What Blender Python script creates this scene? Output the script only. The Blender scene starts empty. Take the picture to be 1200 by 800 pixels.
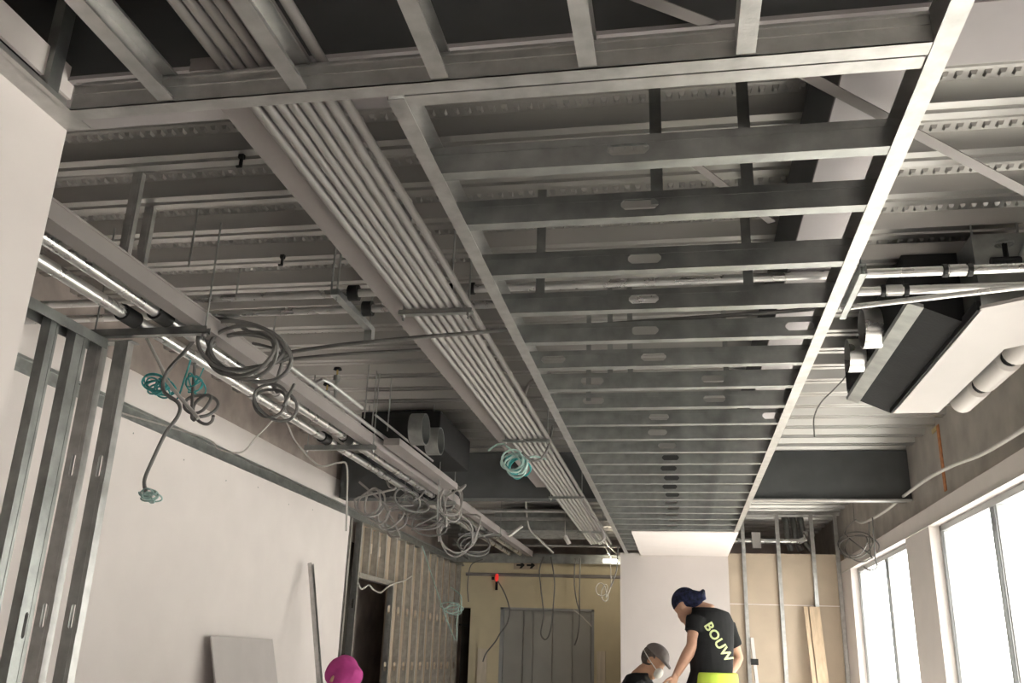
import bpy, bmesh, math, random
from mathutils import Vector, Matrix, noise
from mathutils.bvhtree import BVHTree
random.seed(7)
S = bpy.context.scene
COL = S.collection

# ------------------------------------------------------------------ camera
CZ = 1.25                                   # eye height
FPX = 1062.9                                # focal length in pixels of a 1200x800 frame
YAW, PITCH, ROLL = (math.radians(a) for a in (-10.618, 19.058, 1.935))
_f = Vector((math.sin(YAW)*math.cos(PITCH), math.cos(YAW)*math.cos(PITCH), math.sin(PITCH)))
_r = Vector((math.cos(YAW), -math.sin(YAW), 0))
_u = _r.cross(_f)
_R = math.cos(ROLL)*_r + math.sin(ROLL)*_u
_U = -math.sin(ROLL)*_r + math.cos(ROLL)*_u
CAM = Vector((0, 0, CZ))
cd = bpy.data.cameras.new('camera'); cam = bpy.data.objects.new('camera', cd); COL.objects.link(cam)
cd.sensor_width = 36; cd.lens = FPX/1200*36; cd.clip_start = .02; cd.clip_end = 400
cam.matrix_world = Matrix(((_R.x, _U.x, -_f.x, 0), (_R.y, _U.y, -_f.y, 0), (_R.z, _U.z, -_f.z, CZ), (0, 0, 0, 1)))
S.camera = cam

# ------------------------------------------------------------------ light
w = bpy.data.worlds.new('World'); S.world = w; w.use_nodes = True
wb = w.node_tree.nodes['Background']
wb.inputs[0].default_value = (1.0, .965, .945, 1); wb.inputs[1].default_value = 9.0
sl = bpy.data.lights.new('sun','SUN'); sl.energy = 21; sl.angle = math.radians(6); sl.color = (1,.95,.88)
sun = bpy.data.objects.new('sun', sl); COL.objects.link(sun); sun.rotation_euler = (0, math.radians(32), math.radians(-12)); sun.location = (20,5,20)
S.view_settings.view_transform = 'Standard'; S.view_settings.look = 'None'
S.view_settings.gamma = 1; S.view_settings.use_curve_mapping = False
S.view_settings.exposure = 0.15

def portal(x, y0, y1, z0, z1):
    l = bpy.data.lights.new('window_portal', 'AREA'); l.shape = 'RECTANGLE'
    l.size = y1-y0; l.size_y = z1-z0; l.cycles.is_portal = True
    o = bpy.data.objects.new('window_portal', l); COL.objects.link(o)
    o.location = (x, (y0+y1)/2, (z0+z1)/2); o.rotation_euler = (math.radians(90), 0, math.radians(90))

# ------------------------------------------------------------------ pixel -> place (depth from the plane a thing lies on)
def ray(x, y): return _R*((x-600)/FPX) + _U*(-(y-400)/FPX) + _f
def onz(x, y, z): d = ray(x, y); return CAM + d*((z-CZ)/d.z)
def onx(x, y, X): d = ray(x, y); return CAM + d*(X/d.x)
def ony(x, y, Y): d = ray(x, y); return CAM + d*(Y/d.y)

# ------------------------------------------------------------------ materials
def mat(name, col, rough=.6, metal=0., var=.12, scale=6., bump=0., bscale=60., stretch=None, spec=.35, emit=None):
    m = bpy.data.materials.new(name); m.use_nodes = True
    nt = m.node_tree; b = nt.nodes['Principled BSDF']
    b.inputs['Roughness'].default_value = rough; b.inputs['Metallic'].default_value = metal
    b.inputs['Specular IOR Level'].default_value = spec
    tc = nt.nodes.new('ShaderNodeTexCoord'); src = tc.outputs['Object']
    if stretch:
        mp = nt.nodes.new('ShaderNodeMapping'); mp.inputs['Scale'].default_value = stretch
        nt.links.new(src, mp.inputs[0]); src = mp.outputs[0]
    n = nt.nodes.new('ShaderNodeTexNoise'); n.inputs['Scale'].default_value = scale; n.inputs['Detail'].default_value = 5
    nt.links.new(src, n.inputs['Vector'])
    r = nt.nodes.new('ShaderNodeValToRGB')
    r.color_ramp.elements[0].position = .3; r.color_ramp.elements[1].position = .7
    r.color_ramp.elements[0].color = tuple(max(0, c*(1-var)) for c in col)+(1,)
    r.color_ramp.elements[1].color = tuple(min(1, c*(1+var)) for c in col)+(1,)
    nt.links.new(n.outputs['Fac'], r.inputs[0]); nt.links.new(r.outputs[0], b.inputs['Base Color'])
    if metal > .3:
        mr = nt.nodes.new('ShaderNodeMapRange')
        k = 1 if var > .06 else .25
        mr.inputs['To Min'].default_value = max(.05, rough-.1*k); mr.inputs['To Max'].default_value = rough+.12*k
        nt.links.new(n.outputs['Fac'], mr.inputs['Value']); nt.links.new(mr.outputs[0], b.inputs['Roughness'])
    if bump:
        n2 = nt.nodes.new('ShaderNodeTexNoise'); n2.inputs['Scale'].default_value = bscale; n2.inputs['Detail'].default_value = 4
        nt.links.new(src, n2.inputs['Vector'])
        bp = nt.nodes.new('ShaderNodeBump'); bp.inputs['Strength'].default_value = bump; bp.inputs['Distance'].default_value = .01
        nt.links.new(n2.outputs['Fac'], bp.inputs['Height']); nt.links.new(bp.outputs[0], b.inputs['Normal'])
    if emit:
        b.inputs['Emission Color'].default_value = tuple(emit[0])+(1,); b.inputs['Emission Strength'].default_value = emit[1]
    return m
M = {}
M['galv']   = mat('galvanised_steel', (.50, .495, .485), .38, .85, .16, 14, .06, 90)
M['galv_d'] = mat('dull_galvanised_steel', (.35, .36, .35), .38, .85, .2, 10, .06, 80)
M['deck']   = mat('galvanised_deck', (.45, .44, .425), .33, .9, .05, 1.2)
M['board']  = mat('white_plasterboard', (.78, .72, .70), .85, 0, .025, 3, .02, 120)
M['boardg'] = mat('grey_faced_plasterboard', (.55, .505, .49), .85, 0, .025, 3, .02, 120)
M['paper']  = mat('grey_plasterboard', (.55, .51, .50), .85, 0, .04, 4, .02, 120)
M['tanb']   = mat('tan_board', (.47, .385, .30), .85, 0, .06, 3, .03, 80)
M['yellow'] = mat('cream_plaster', (.66, .58, .41), .85, 0, .05, 3, .04, 50)
M['brownw'] = mat('bare_plaster', (.42, .36, .33), .9, 0, .2, 4, .12, 30)
M['conc']   = mat('concrete', (.40, .365, .335), .85, 0, .16, 3.5, .12, 35)
M['floor']  = mat('floor_screed', (.60, .57, .54), .6, 0, .12, 2.5, .08, 25)
M['beamd']  = mat('dark_painted_steel', (.075, .078, .08), .6, 0, .12, 5, .03, 40)
M['soffit'] = mat('grey_primer', (.42, .39, .395), .6, 0, .05, 4, .03, 40)
M['pvc']    = mat('grey_conduit_plastic', (.27, .255, .245), .45, 0, .06, 6)
M['tray']   = mat('beige_trunking', (.25, .225, .22), .5, 0, .05, 4)
M['alu']    = mat('bright_pipe', (.72, .71, .70), .28, .9, .08, 9)
M['black']  = mat('black_rubber', (.018, .018, .018), .6, 0, .2, 10)
M['blackf'] = mat('black_insulation', (.010, .010, .011), .85, 0, .25, 8, .2, 50)
M['cable']  = mat('grey_cable', (.17, .165, .16), .5, 0, .1, 20)
M['cablew'] = mat('white_cable', (.55, .53, .50), .5, 0, .06, 20)
M['teal']   = mat('teal_wire', (.05, .33, .33), .4, 0, .2, 40)
M['cwire']  = mat('pale_green_wire', (.42, .58, .55), .4, 0, .2, 40)
M['white']  = mat('white_enamel', (.56, .525, .505), .45, 0, .02, 4)
M['acp']    = mat('unit_base_enamel', (.40, .37, .355), .5, 0, .02, 4)
M['frame']  = mat('grey_aluminium_frame', (.36, .365, .37), .4, .2, .05, 8)
M['trim']   = mat('pale_trim', (.68, .625, .60), .6, 0, .03, 4)
M['wood']   = mat('pale_timber', (.60, .46, .32), .6, 0, .15, 5, .05, 40, (6, 6, .6))
M['woodl']  = mat('pale_strip_timber', (.66, .58, .48), .65, 0, .1, 5, .05, 40, (6, 6, .6))
M['orange'] = mat('rusty_orange_paint', (.50, .20, .08), .7, 0, .3, 20)
M['brass']  = mat('brass', (.55, .42, .18), .35, .9, .15, 15)
M['doorg']  = mat('grey_door_panel', (.36, .355, .335), .5, 0, .05, 3)
M['void']   = mat('painted_shade_lining', (.05, .042, .034), .9, 0, .2, 4)  # near-black colour painted in for the shade of unlit spaces
M['red']    = mat('red_laser_head', (.7, .03, .03), .4, 0, .1, 20, emit=((1, .05, .04), .5))
M['lamp']   = mat('tube_lamp_glow', (.9, .9, .85), .4, 0, .01, 4, emit=((1, .90, .70), 90))
M['skin']   = mat('skin', (.56, .32, .22), .5, 0, .08, 20)
M['shirt']  = mat('black_cotton', (.010, .010, .011), .9, 0, .2, 15, .15, 90)
M['hivis']  = mat('fluorescent_yellow_cloth', (.62, .80, .10), .8, 0, .06, 12, .1, 60)
M['hivlet'] = mat('yellow_green_print', (.60, .66, .33), .7, 0, .08, 30)
M['bandana']= mat('navy_print_cloth', (.012, .016, .05), .8, 0, .9, 45, .1, 60)
M['capg']   = mat('grey_cap_cloth', (.24, .21, .205), .85, 0, .1, 20, .1, 80)
M['pink']   = mat('pink_cap_cloth', (.50, .06, .27), .85, 0, .12, 12, .1, 80)
M['hair']   = mat('dark_hair', (.11, .09, .08), .7, 0, .3, 60, .4, 120)
M['mask']   = mat('white_mask', (.8, .78, .76), .8, 0, .03, 20)
M['trouser']= mat('dark_trousers', (.03, .03, .035), .9, 0, .2, 12)
M['ink']    = mat('black_print', (.015, .015, .015), .6, 0, .1, 10)
M['paving'] = mat('pale_paving', (.55, .54, .52), .9, 0, .1, .6)
M['render'] = mat('pale_render', (.62, .61, .58), .9, 0, .04, .8)
M['leaf']   = mat('hedge_leaves', (.18, .30, .10), .7, 0, .4, 4, .5, 8)
M['bluep']  = mat('blue_paint', (.08, .25, .62), .5, 0, .06, 4)
g = bpy.data.materials.new('window_glass'); g.use_nodes = True; nt = g.node_tree; nt.nodes.clear()
out = nt.nodes.new('ShaderNodeOutputMaterial'); mx = nt.nodes.new('ShaderNodeMixShader'); tr = nt.nodes.new('ShaderNodeBsdfTransparent')
gl = nt.nodes.new('ShaderNodeBsdfGlossy'); fr = nt.nodes.new('ShaderNodeLayerWeight'); fr.inputs[0].default_value = .5
pw = nt.nodes.new('ShaderNodeMath'); pw.operation = 'POWER'; pw.inputs[1].default_value = 4
mu = nt.nodes.new('ShaderNodeMath'); mu.operation = 'MULTIPLY_ADD'; mu.inputs[1].default_value = .4; mu.inputs[2].default_value = .03
tr.inputs[0].default_value = (.96, .98, .97, 1); gl.inputs['Roughness'].default_value = .02
nt.links.new(fr.outputs['Facing'], pw.inputs[0]); nt.links.new(pw.outputs[0], mu.inputs[0]); nt.links.new(mu.outputs[0], mx.inputs[0])
nt.links.new(tr.outputs[0], mx.inputs[1]); nt.links.new(gl.outputs[0], mx.inputs[2]); nt.links.new(mx.outputs[0], out.inputs[0])
M['glass'] = g

# ------------------------------------------------------------------ mesh helpers
def V(*a): return Vector(a)
class MB:
    def __init__(s): s.v = []; s.f = []
    def add(s, vs, fs):
        o = len(s.v); s.v += [tuple(v) for v in vs]; s.f += [tuple(i+o for i in f) for f in fs]; return s
    def box(s, a, b):
        x0, x1 = sorted((a[0], b[0])); y0, y1 = sorted((a[1], b[1])); z0, z1 = sorted((a[2], b[2]))
        return s.add([(x0,y0,z0),(x1,y0,z0),(x1,y1,z0),(x0,y1,z0),(x0,y0,z1),(x1,y0,z1),(x1,y1,z1),(x0,y1,z1)],
                     [(0,3,2,1),(4,5,6,7),(0,1,5,4),(1,2,6,5),(2,3,7,6),(3,0,4,7)])
    def bar(s, p, q, wd, ht, up=V(0,0,1)):          # a rectangular bar from p to q
        p = Vector(p); q = Vector(q); d = (q-p).normalized(); sd = d.cross(up)
        if sd.length < 1e-4: sd = d.cross(V(0,1,0))
        sd.normalize(); u = sd.cross(d).normalized()
        vs = [c + sd*(wd/2*a) + u*(ht/2*b) for c in (p, q) for a, b in ((-1,-1),(1,-1),(1,1),(-1,1))]
        return s.add(vs, [(0,1,2,3),(7,6,5,4),(0,4,5,1),(1,5,6,2),(2,6,7,3),(3,7,4,0)])
    def angle(s, p, q, a, t=.003, up=V(0,0,1)):     # an L profile from p to q
        p = Vector(p); q = Vector(q); d = (q-p).normalized(); sd = d.cross(up).normalized(); u = sd.cross(d).normalized()
        pr = [(0,0),(a,0),(a,t),(t,t),(t,a),(0,a)]
        vs = [c + sd*x + u*y for c in (p, q) for x, y in pr]; n = 6
        return s.add(vs, [tuple(range(n))[::-1], tuple(range(n,2*n))]+[(i,(i+1)%n,n+(i+1)%n,n+i) for i in range(n)])
    def tube(s, pts, r, n=8, cap=True, closed=False):
        pts = [Vector(p) for p in pts]; rs = r if isinstance(r, (list, tuple)) else [r]*len(pts)
        rings = []; t0 = (pts[1]-pts[0]).normalized(); a = t0.orthogonal().normalized()
        for i, p in enumerate(pts):
            t = (pts[min(i+1, len(pts)-1)]-pts[max(i-1, 0)])
            t = t.normalized() if t.length > 1e-9 else t0
            a = (a - t*a.dot(t)); a = a.normalized() if a.length > 1e-6 else t.orthogonal().normalized()
            b = t.cross(a); rings.append([p + a*(rs[i]*math.cos(k*2*math.pi/n)) + b*(rs[i]*math.sin(k*2*math.pi/n)) for k in range(n)])
        vs = [v for rg in rings for v in rg]
        fs = [(i*n+k, i*n+(k+1)%n, (i+1)*n+(k+1)%n, (i+1)*n+k) for i in range(len(pts)-1) for k in range(n)]
        if cap: fs += [tuple(range(n))[::-1], tuple(range((len(pts)-1)*n, len(pts)*n))]
        return s.add(vs, fs)
    def pipe(s, p, q, r, n=16): return s.tube([p, q], r, n)
    def ring(s, p, axis, r0, r1, ln, n=28):         # an open collar with wall thickness
        p = Vector(p); ax = Vector(axis).normalized(); a = ax.orthogonal().normalized(); b = ax.cross(a); vs = []
        for rr, h in ((r1,0),(r1,ln),(r0,ln),(r0,0)):
            vs += [p + ax*h + a*(rr*math.cos(k*2*math.pi/n)) + b*(rr*math.sin(k*2*math.pi/n)) for k in range(n)]
        return s.add(vs, [(j*n+k, j*n+(k+1)%n, ((j+1)%4)*n+(k+1)%n, ((j+1)%4)*n+k) for j in range(4) for k in range(n)])
    def prism(s, poly, d):                          # extrude a 3-D polygon by vector d
        poly = [Vector(p) for p in poly]; d = Vector(d); n = len(poly)
        return s.add(poly+[p+d for p in poly], [tuple(range(n))[::-1], tuple(range(n,2*n))]+[(i,(i+1)%n,n+(i+1)%n,n+i) for i in range(n)])
    def xf(s, m): s.v = [tuple(m @ Vector(v)) for v in s.v]; return s
    def build(s, name, m, parent=None, smooth=False, bevel=0):
        me = bpy.data.meshes.new(name); me.from_pydata(s.v, [], s.f)
        bm = bmesh.new(); bm.from_mesh(me); bmesh.ops.recalc_face_normals(bm, faces=bm.faces)
        if bevel: bmesh.ops.bevel(bm, geom=list(bm.edges), offset=bevel, segments=2, affect='EDGES', profile=.6)
        bm.to_mesh(me); bm.free()
        me.materials.append(M[m])
        if smooth: me.polygons.foreach_set('use_smooth', [True]*len(me.polygons)); me.set_sharp_from_angle(angle=math.radians(40))
        o = bpy.data.objects.new(name, me); COL.objects.link(o)
        if parent is not None:
            o.parent = parent; o.matrix_parent_inverse = Matrix.Translation(-parent.location)
        return o
def tag(o, label=None, cat=None, group=None, kind=None):
    if label: o['label'] = label
    if cat: o['category'] = cat
    if group: o['group'] = group
    if kind: o['kind'] = kind
    return o
def empty(name, loc, label=None, cat=None, group=None, kind=None):
    o = bpy.data.objects.new(name, None); COL.objects.link(o); o.location = loc; o.empty_display_size = .1
    return tag(o, label, cat, group, kind)
def share(src, name, parent, loc):                  # a part sharing mesh data, moved by loc
    o = bpy.data.objects.new(name, src.data); COL.objects.link(o)
    o.parent = parent; o.matrix_parent_inverse = Matrix.Translation(-parent.location); o.location = loc
    return o
def smooth_path(pts, k=6):                          # Catmull-Rom
    P = [Vector(p) for p in pts]; out = []
    for i in range(len(P)-1):
        p0, p1, p2, p3 = P[max(i-1,0)], P[i], P[i+1], P[min(i+2,len(P)-1)]
        for j in range(k):
            t = j/k; out.append(.5*((2*p1)+(p2-p0)*t+(2*p0-5*p1+4*p2-p3)*t*t+(3*p1-p0-3*p2+p3)*t**3))
    return out+[P[-1]]
def channel(L, web, fl, lip=.009, t=.0022, slots=(), sw=.13, sh=.042, rib=True):
    """C section: length along x, web in the x-z plane at y=0, flanges towards +y"""
    m = MB(); xs = 0
    for c in sorted(slots):
        a, b = c-sw/2-.02, c+sw/2+.02
        m.box((xs,0,0),(a,t,web))
        zc = web/2; h = sh/2; cx = sh*.35
        o = [(a,0),(a+.02,0),(b-.02,0),(b,0),(b,web),(b-.02,web),(a+.02,web),(a,web)]
        i = [(c-sw/2,zc-h+cx),(c-sw/2+cx,zc-h),(c+sw/2-cx,zc-h),(c+sw/2,zc-h+cx),(c+sw/2,zc+h-cx),(c+sw/2-cx,zc+h),(c-sw/2+cx,zc+h),(c-sw/2,zc+h-cx)]
        vs = [(x,0,z) for x,z in o]+[(x,0,z) for x,z in i]+[(x,t,z) for x,z in o]+[(x,t,z) for x,z in i]
        fs = []
        for k in range(8):
            n = (k+1)%8
            fs += [(k,n,8+n,8+k),(16+k,24+k,24+n,16+n),(8+k,8+n,24+n,24+k)]
        m.add(vs, fs); xs = b
    m.box((xs,0,0),(L,t,web))
    m.box((0,t,0),(L,fl,t)); m.box((0,t,web-t),(L,fl,web))
    if lip: m.box((0,fl-t,t),(L,fl,lip)); m.box((0,fl-t,web-lip),(L,fl,web-t))
    if rib: m.box((0,-.002,web*.70),(L,0,web*.74))
    return m
def basis(o, ux, uy, uz):
    ux, uy, uz = Vector(ux), Vector(uy), Vector(uz)
    return Matrix(((ux.x,uy.x,uz.x,o[0]),(ux.y,uy.y,uz.y,o[1]),(ux.z,uy.z,uz.z,o[2]),(0,0,0,1)))

H, D = 2.70, 3.33           # underside of the joist grid, underside of the steel deck
XL, XR = -3.70, 2.30        # long walls
YW, YE = 13.65, 15.9        # partition at the end, cream wall behind it
# ------------------------------------------------------------------ floor, deck, walls
YN = -3.0                   # wall behind the camera
tag(MB().box((-4.4,YN,-.12),(2.6,17.2,0)).build('floor','floor'), kind='structure')
# steel deck: one sheet per trough, each with embossed dimples
ceil = empty('ceiling', (0, 5, D), kind='structure')
P = .372
def deck_sheet():
    pts = [(-.062,0),(-.014,0),(-.009,.014),(.009,.014),(.014,0),(.062,0),(.092,.074),(.18,.076),(.185,.084),(.195,.084),(.20,.076),(.28,.074),(.31,0)]
    t = .003; m = MB(); n = len(pts); prof = [(y,z) for y,z in pts]+[(y,z+t) for y,z in pts[::-1]]
    m.prism([(-4.3, y, z) for y, z in prof], (6.9, 0, 0)); return m
def dimples():
    m = MB(); x = -4.2
    while x < 2.4:
        y0, z0 = .240, .0745; a, b, h = .014, .022, -.013
        m.add([(x-a,y0-b,z0+.002),(x+a,y0-b,z0+.002),(x+a,y0+b,z0+.003),(x-a,y0+b,z0+.003),(x-a*.5,y0-b*.5,z0+h),(x+a*.5,y0-b*.5,z0+h),(x+a*.5,y0+b*.5,z0+h),(x-a*.5,y0+b*.5,z0+h)],
              [(4,5,6,7),(0,1,5,4),(1,2,6,5),(2,3,7,6),(3,0,4,7)]); x += .052
    return m
k0 = -22
ds = deck_sheet().build('deck_sheet','deck',ceil); ds.location = (0, 3.32+P*k0, D)
dp = dimples().build('embossing','deck'); dp.parent = ds; dp['kind'] = 'stuff'
for k in range(k0+1, 38):
    o = bpy.data.objects.new('deck_sheet', ds.data); COL.objects.link(o); o.parent = ceil
    o.matrix_parent_inverse = Matrix.Translation(-ceil.location); o.location = (0, 3.32+P*k, D)
    if k > -4:
        e = bpy.data.objects.new('embossing', dp.data); COL.objects.link(e); e.parent = o; e['kind'] = 'stuff'
MB().box((-4.4,YN-.2,D+.09),(2.7,17.4,D+.22)).build('slab','conc',ceil)

# left wall: lower board, dark head track, upper board, bare plaster band
wl = empty('wall_left', (XL, 6, 0), kind='structure')
MB().box((XL-.1,YN,0),(XL,10.02,H-.005)).build('wall_board','board',wl)
m = MB().box((XL-.1,YN,H-.005),(XL+.004,15.9,H+.02)).box((XL-.1,YN,H+.02),(XL-.02,15.9,H+.085)).box((XL-.1,YN,H+.085),(XL+.004,15.9,H+.10))
m.build('head_track','galv_d',wl)
MB().box((XL-.14,YN,H+.10),(XL-.05,10.02,H+.36)).build('upper_board','board',wl)
MB().box((XL-.16,YN,H+.36),(XL-.045,10.3,D+.06)).build('plaster_band','brownw',wl)
MB().box((-4.4,YN,0),(-4.32,17.2,D+.06)).build('backing_wall','brownw',wl)
for y, z, in [(5.6,2.62),(6.3,2.58),(7.0,2.55),(7.6,2.6),(8.3,2.56),(8.9,2.6)]:
    MB().ring((XL,y,z),(1,0,0),.0005,.006,.002,8).build('screw_head','galv_d',wl)
# open stud part of the left wall with a doorway
sb = empty('stud_partition', (XL, 12.5, 0), 'open metal stud partition with beige board behind and a dark doorway', 'partition')
ysl = [10.08, 10.45] + [11.86+.42*i for i in range(10)]
st = channel(2.68,.075,.05,slots=(1.05,1.75),sw=.11,sh=.035).xf(basis((0,0,0),(0,0,1),(0,1,0),(1,0,0)))
first = None
for i, y in enumerate(ysl):
    if first is None: first = st.build('stud','galv',sb); first.location = (XL-.075, y, .01)
    else: share(first,'stud',sb,(XL-.075, y, .01))
for y in (10.78, 11.10, 11.42):
    MB().xf(Matrix()).add(*[(lambda c:(c.v,c.f))(channel(.55,.075,.05).xf(basis((XL-.075,y,2.12),(0,0,1),(0,1,0),(1,0,0))))][0]).build('cripple_stud','galv',sb)
MB().box((XL-.08,10.5,2.055),(XL+.005,11.86,2.115)).build('door_head','galv',sb)
for i in range(9):
    y = 11.92+.42*i
    MB().box((XL-.115,y,.01),(XL-.08,y+.40,H-.01)).build('rear_board','tanb',sb)
    for z in (.95, 1.62, 2.28):
        if i < 8: MB().box((XL-.075,y+.03,z),(XL-.045,y+.10,z+.11)).build('fixing_block','woodl',sb)
MB().box((XL-.115,10.55,2.12),(XL-.08,11.86,H-.01)).build('rear_board','tanb',sb)
for y in (10.95, 11.28): MB().box((XL-.075,y,2.38),(XL-.045,y+.07,2.5)).build('fixing_block','woodl',sb)
# near-black sheet painting the shade inside the doorway
MB().box((-4.3,10.4,.001),(-4.26,12.0,2.6)).build('doorway_shade_sheet','void',sb)

# end: boarded partition, open studs, cream wall further back
wb_ = empty('wall_back', (0, YW, 0), kind='structure')
MB().box((-.84,YW,0),(.70,YW+.0125,H+.02)).build('wall_board','boardg',wb_)
MB().box((-.84,YW+.0125,0),(-.80,YE,H+.02)).build('return_board','board',wb_)
MB().box((.66,YW+.06,0),(2.36,YW+.085,2.03)).build('rear_board','tanb',wb_)
MB().box((.66,YW+.06,2.042),(2.36,YW+.085,2.74)).build('rear_board','tanb',wb_)
MB().box((.66,YW+.064,2.03),(2.36,YW+.08,2.042)).build('joint_strip','board',wb_)
stb = channel(3.29,.05,.05,slots=(1.1,1.9),sw=.1,sh=.03).xf(basis((0,0,0),(0,0,1),(1,0,0),(0,1,0)))
f2 = None
for x in (.90, 1.385, 1.86, 2.19):
    if f2 is None: f2 = stb.build('stud','galv',wb_); f2.location = (x, YW, .01)
    else: share(f2,'stud',wb_,(x, YW, .01))
MB().box((.70,YW-.002,D-.045),(2.28,YW+.056,D-.002)).build('head_track','galv',wb_)
MB().box((-4.4,17.1,0),(2.6,17.2,D+.06)).build('end_wall','brownw',wb_)
# cream wall with opening
wc = empty('wall_end', (-2.2, YE, 0), kind='structure')
MB().box((-4.3,YE,2.0),(-.80,YE+.08,2.54)).box((-4.3,YE,2.58),(-.80,YE+.08,2.80)).box((-3.545,YE,0),(-3.02,YE+.08,2.0)).box((-1.42,YE,0),(-.80,YE+.08,2.0)).box((-4.3,YE+.02,2.54),(-.8,YE+.08,2.58)).build('plaster','yellow',wc)
MB().box((-3.75,YE+.25,0),(-3.5,YE+.28,2.0)).build('recess_shade_sheet','void',wc)  # dark sheet stands in for shade inside the recess
MB().box((-3.74,YE-.012,1.70),(-3.56,YE-.002,1.73)).build('rail','black',wc)
MB().tube([(-3.65,YE-.03,2.56),(-.84,YE-.03,2.555)],.028,12).build('wall_pipe','tray',wc,True)
m = MB().box((-3.02,YE-.01,0),(-2.965,YE+.08,2.02)).box((-1.46,YE-.01,0),(-1.42,YE+.08,2.02)).box((-3.02,YE-.01,1.985),(-1.42,YE+.08,2.02)); m.build('door_frame','frame',wc)
xs = [-2.96,-2.62,-2.45,-2.12,-1.78,-1.465]
for i in range(5):
    MB().box((xs[i],YE+.05+.012*(i%2),.01),(xs[i+1]-.012,YE+.075+.012*(i%2),1.98)).build('door_leaf','doorg',wc)
MB().box((-3.74,YE-.5,H+.02),(-.84,YE-.44,H+.17)).build('ceiling_track','galv_d',wc)
# unseen wall behind the camera, made pale to bounce light forward
tag(MB().box((-4.4,YN-.15,0),(2.6,YN,D+.06)).build('wall_front','board'), kind='structure')

# right wall: concrete band over the windows, columns
wr = empty('wall_right', (XR, 6, 0), kind='structure')
MB().box((XR,YN,2.64),(XR+.25,17.2,D+.06)).build('concrete_band','conc',wr)
cols = [(12.95,17.2),(8.86,9.78),(4.95,5.87),(-1.1,2.9),(YN,-2.75)]  # the long out-of-view span is solid infill added to hold back light
for a, b in cols: MB().box((2.245,a,0),(2.50,b,2.487)).build('column','trim',wr)
tr1 = MB().box((2.245,YN,2.487),(2.50,YW+.06,2.64)).build('trim_1','trim'); tag(tr1, kind='structure')
tr2 = MB().box((2.235,YN,2.475),(2.30,YW+.06,2.487)).build('trim_2','white'); tag(tr2, kind='structure')
def window(n, y0, y1, mul):
    root = empty('window_%d'%n, (2.36, (y0+y1)/2, 0), kind='structure')
    z0, z1 = .06, 2.475
    MB().box((2.30,y0,0),(2.5,y1,z0)).build('window_sill','trim',root)
    m = MB()
    for a, b in ((y0,y0+.05),(y1-.05,y1)): m.box((2.335,a,z0),(2.40,b,z1))
    m.box((2.335,y0,z1-.05),(2.40,y1,z1)).box((2.335,y0,z0),(2.40,y1,z0+.05)); m.build('window_frame','frame',root)
    ys = [y0+.05]+mul+[y1-.05]
    for c in mul: MB().box((2.33,c-.08,z0+.05),(2.395,c-.052,z1-.05)).box((2.33,c+.052,z0+.05),(2.395,c+.08,z1-.05)).build('mullion','frame',root)
    for a, b in zip(ys[:-1], ys[1:]):
        MB().box((2.363,a,z0+.05),(2.369,b,z1-.05)).build('pane','glass',root)
        s = MB()
        for p in ((a+.02,a+.04),(b-.04,b-.02)): s.box((2.345,p[0]+.06*(p[0]>a+.01 and 0),z0+.05),(2.385,p[1],z1-.05))
        s.build('sash','frame',root)
    portal(2.52, y0, y1, z0, z1)
window(1, 9.78, 12.95, [11.15]); window(2, 5.87, 8.86, [7.35]); window(3, 2.9, 4.95, [3.9]); window(4, -2.75, -1.1, [-1.9]);  # the last two, out of view, are sized for the light they admit

# outside: paving, pale building across the street, hedge
tag(MB().box((2.51,-40,-.3),(80,60,-.15)).build('paving','paving'), 'pale paved ground outside the windows', 'paving', kind='structure')
bl = empty('street_building', (26, 20, -.15), 'pale rendered building across the street seen through the glass', 'building')
MB().box((26,-12,-.15),(34,45,8)).build('wall','render',bl)
for i in range(9):
    for z in (1.2, 4.6):
        w_ = MB().box((25.95,-8+i*6,z),(26.05,-4.6+i*6,z+1.5)).build('window','frame',bl)
        c = MB().box((25.93,-7.8+i*6,z+.1),(25.96,-4.8+i*6,z+1.4)).build('pane','doorg',w_)
# ------------------------------------------------------------------ steel beams under the deck
def beam(label, a, b, sof='soffit', t=.014):
    c = [(a[i]+b[i])/2 for i in range(3)]
    r = empty('steel_beam', (c[0], c[1], a[2]), label, 'beam')
    MB().box((a[0],a[1]+.004,a[2]+t),(b[0],b[1]-.004,b[2])).build('web_casing','beamd',r)
    MB().box(a,(b[0],b[1],a[2]+t)).build('bottom_flange',sof,r); return r
beam('dark steel beam with pale soffit crossing above the bulkhead track', (-3.68,2.14,2.912),(2.295,2.41,D))
r = empty('steel_beam', (.62,6,2.95), 'dark sided beam with pale soffit running lengthwise above the joists', 'beam')
MB().box((.535,2.47,2.964),(.715,9.53,D)).build('web_casing','beamd',r); MB().box((.53,2.47,2.95),(.72,9.53,2.964)).build('bottom_flange','soffit',r)
beam('dark slate downstand beam across the far end of the room', (-3.68,9.55,2.835),(2.295,9.78,D), 'beamd')
tag(MB().box((.72,9.50,2.812),(2.29,9.60,2.83)).build('strip','galv'), 'pale metal strip fixed under the slate downstand beam', 'strip').name = 'metal_strip'

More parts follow.
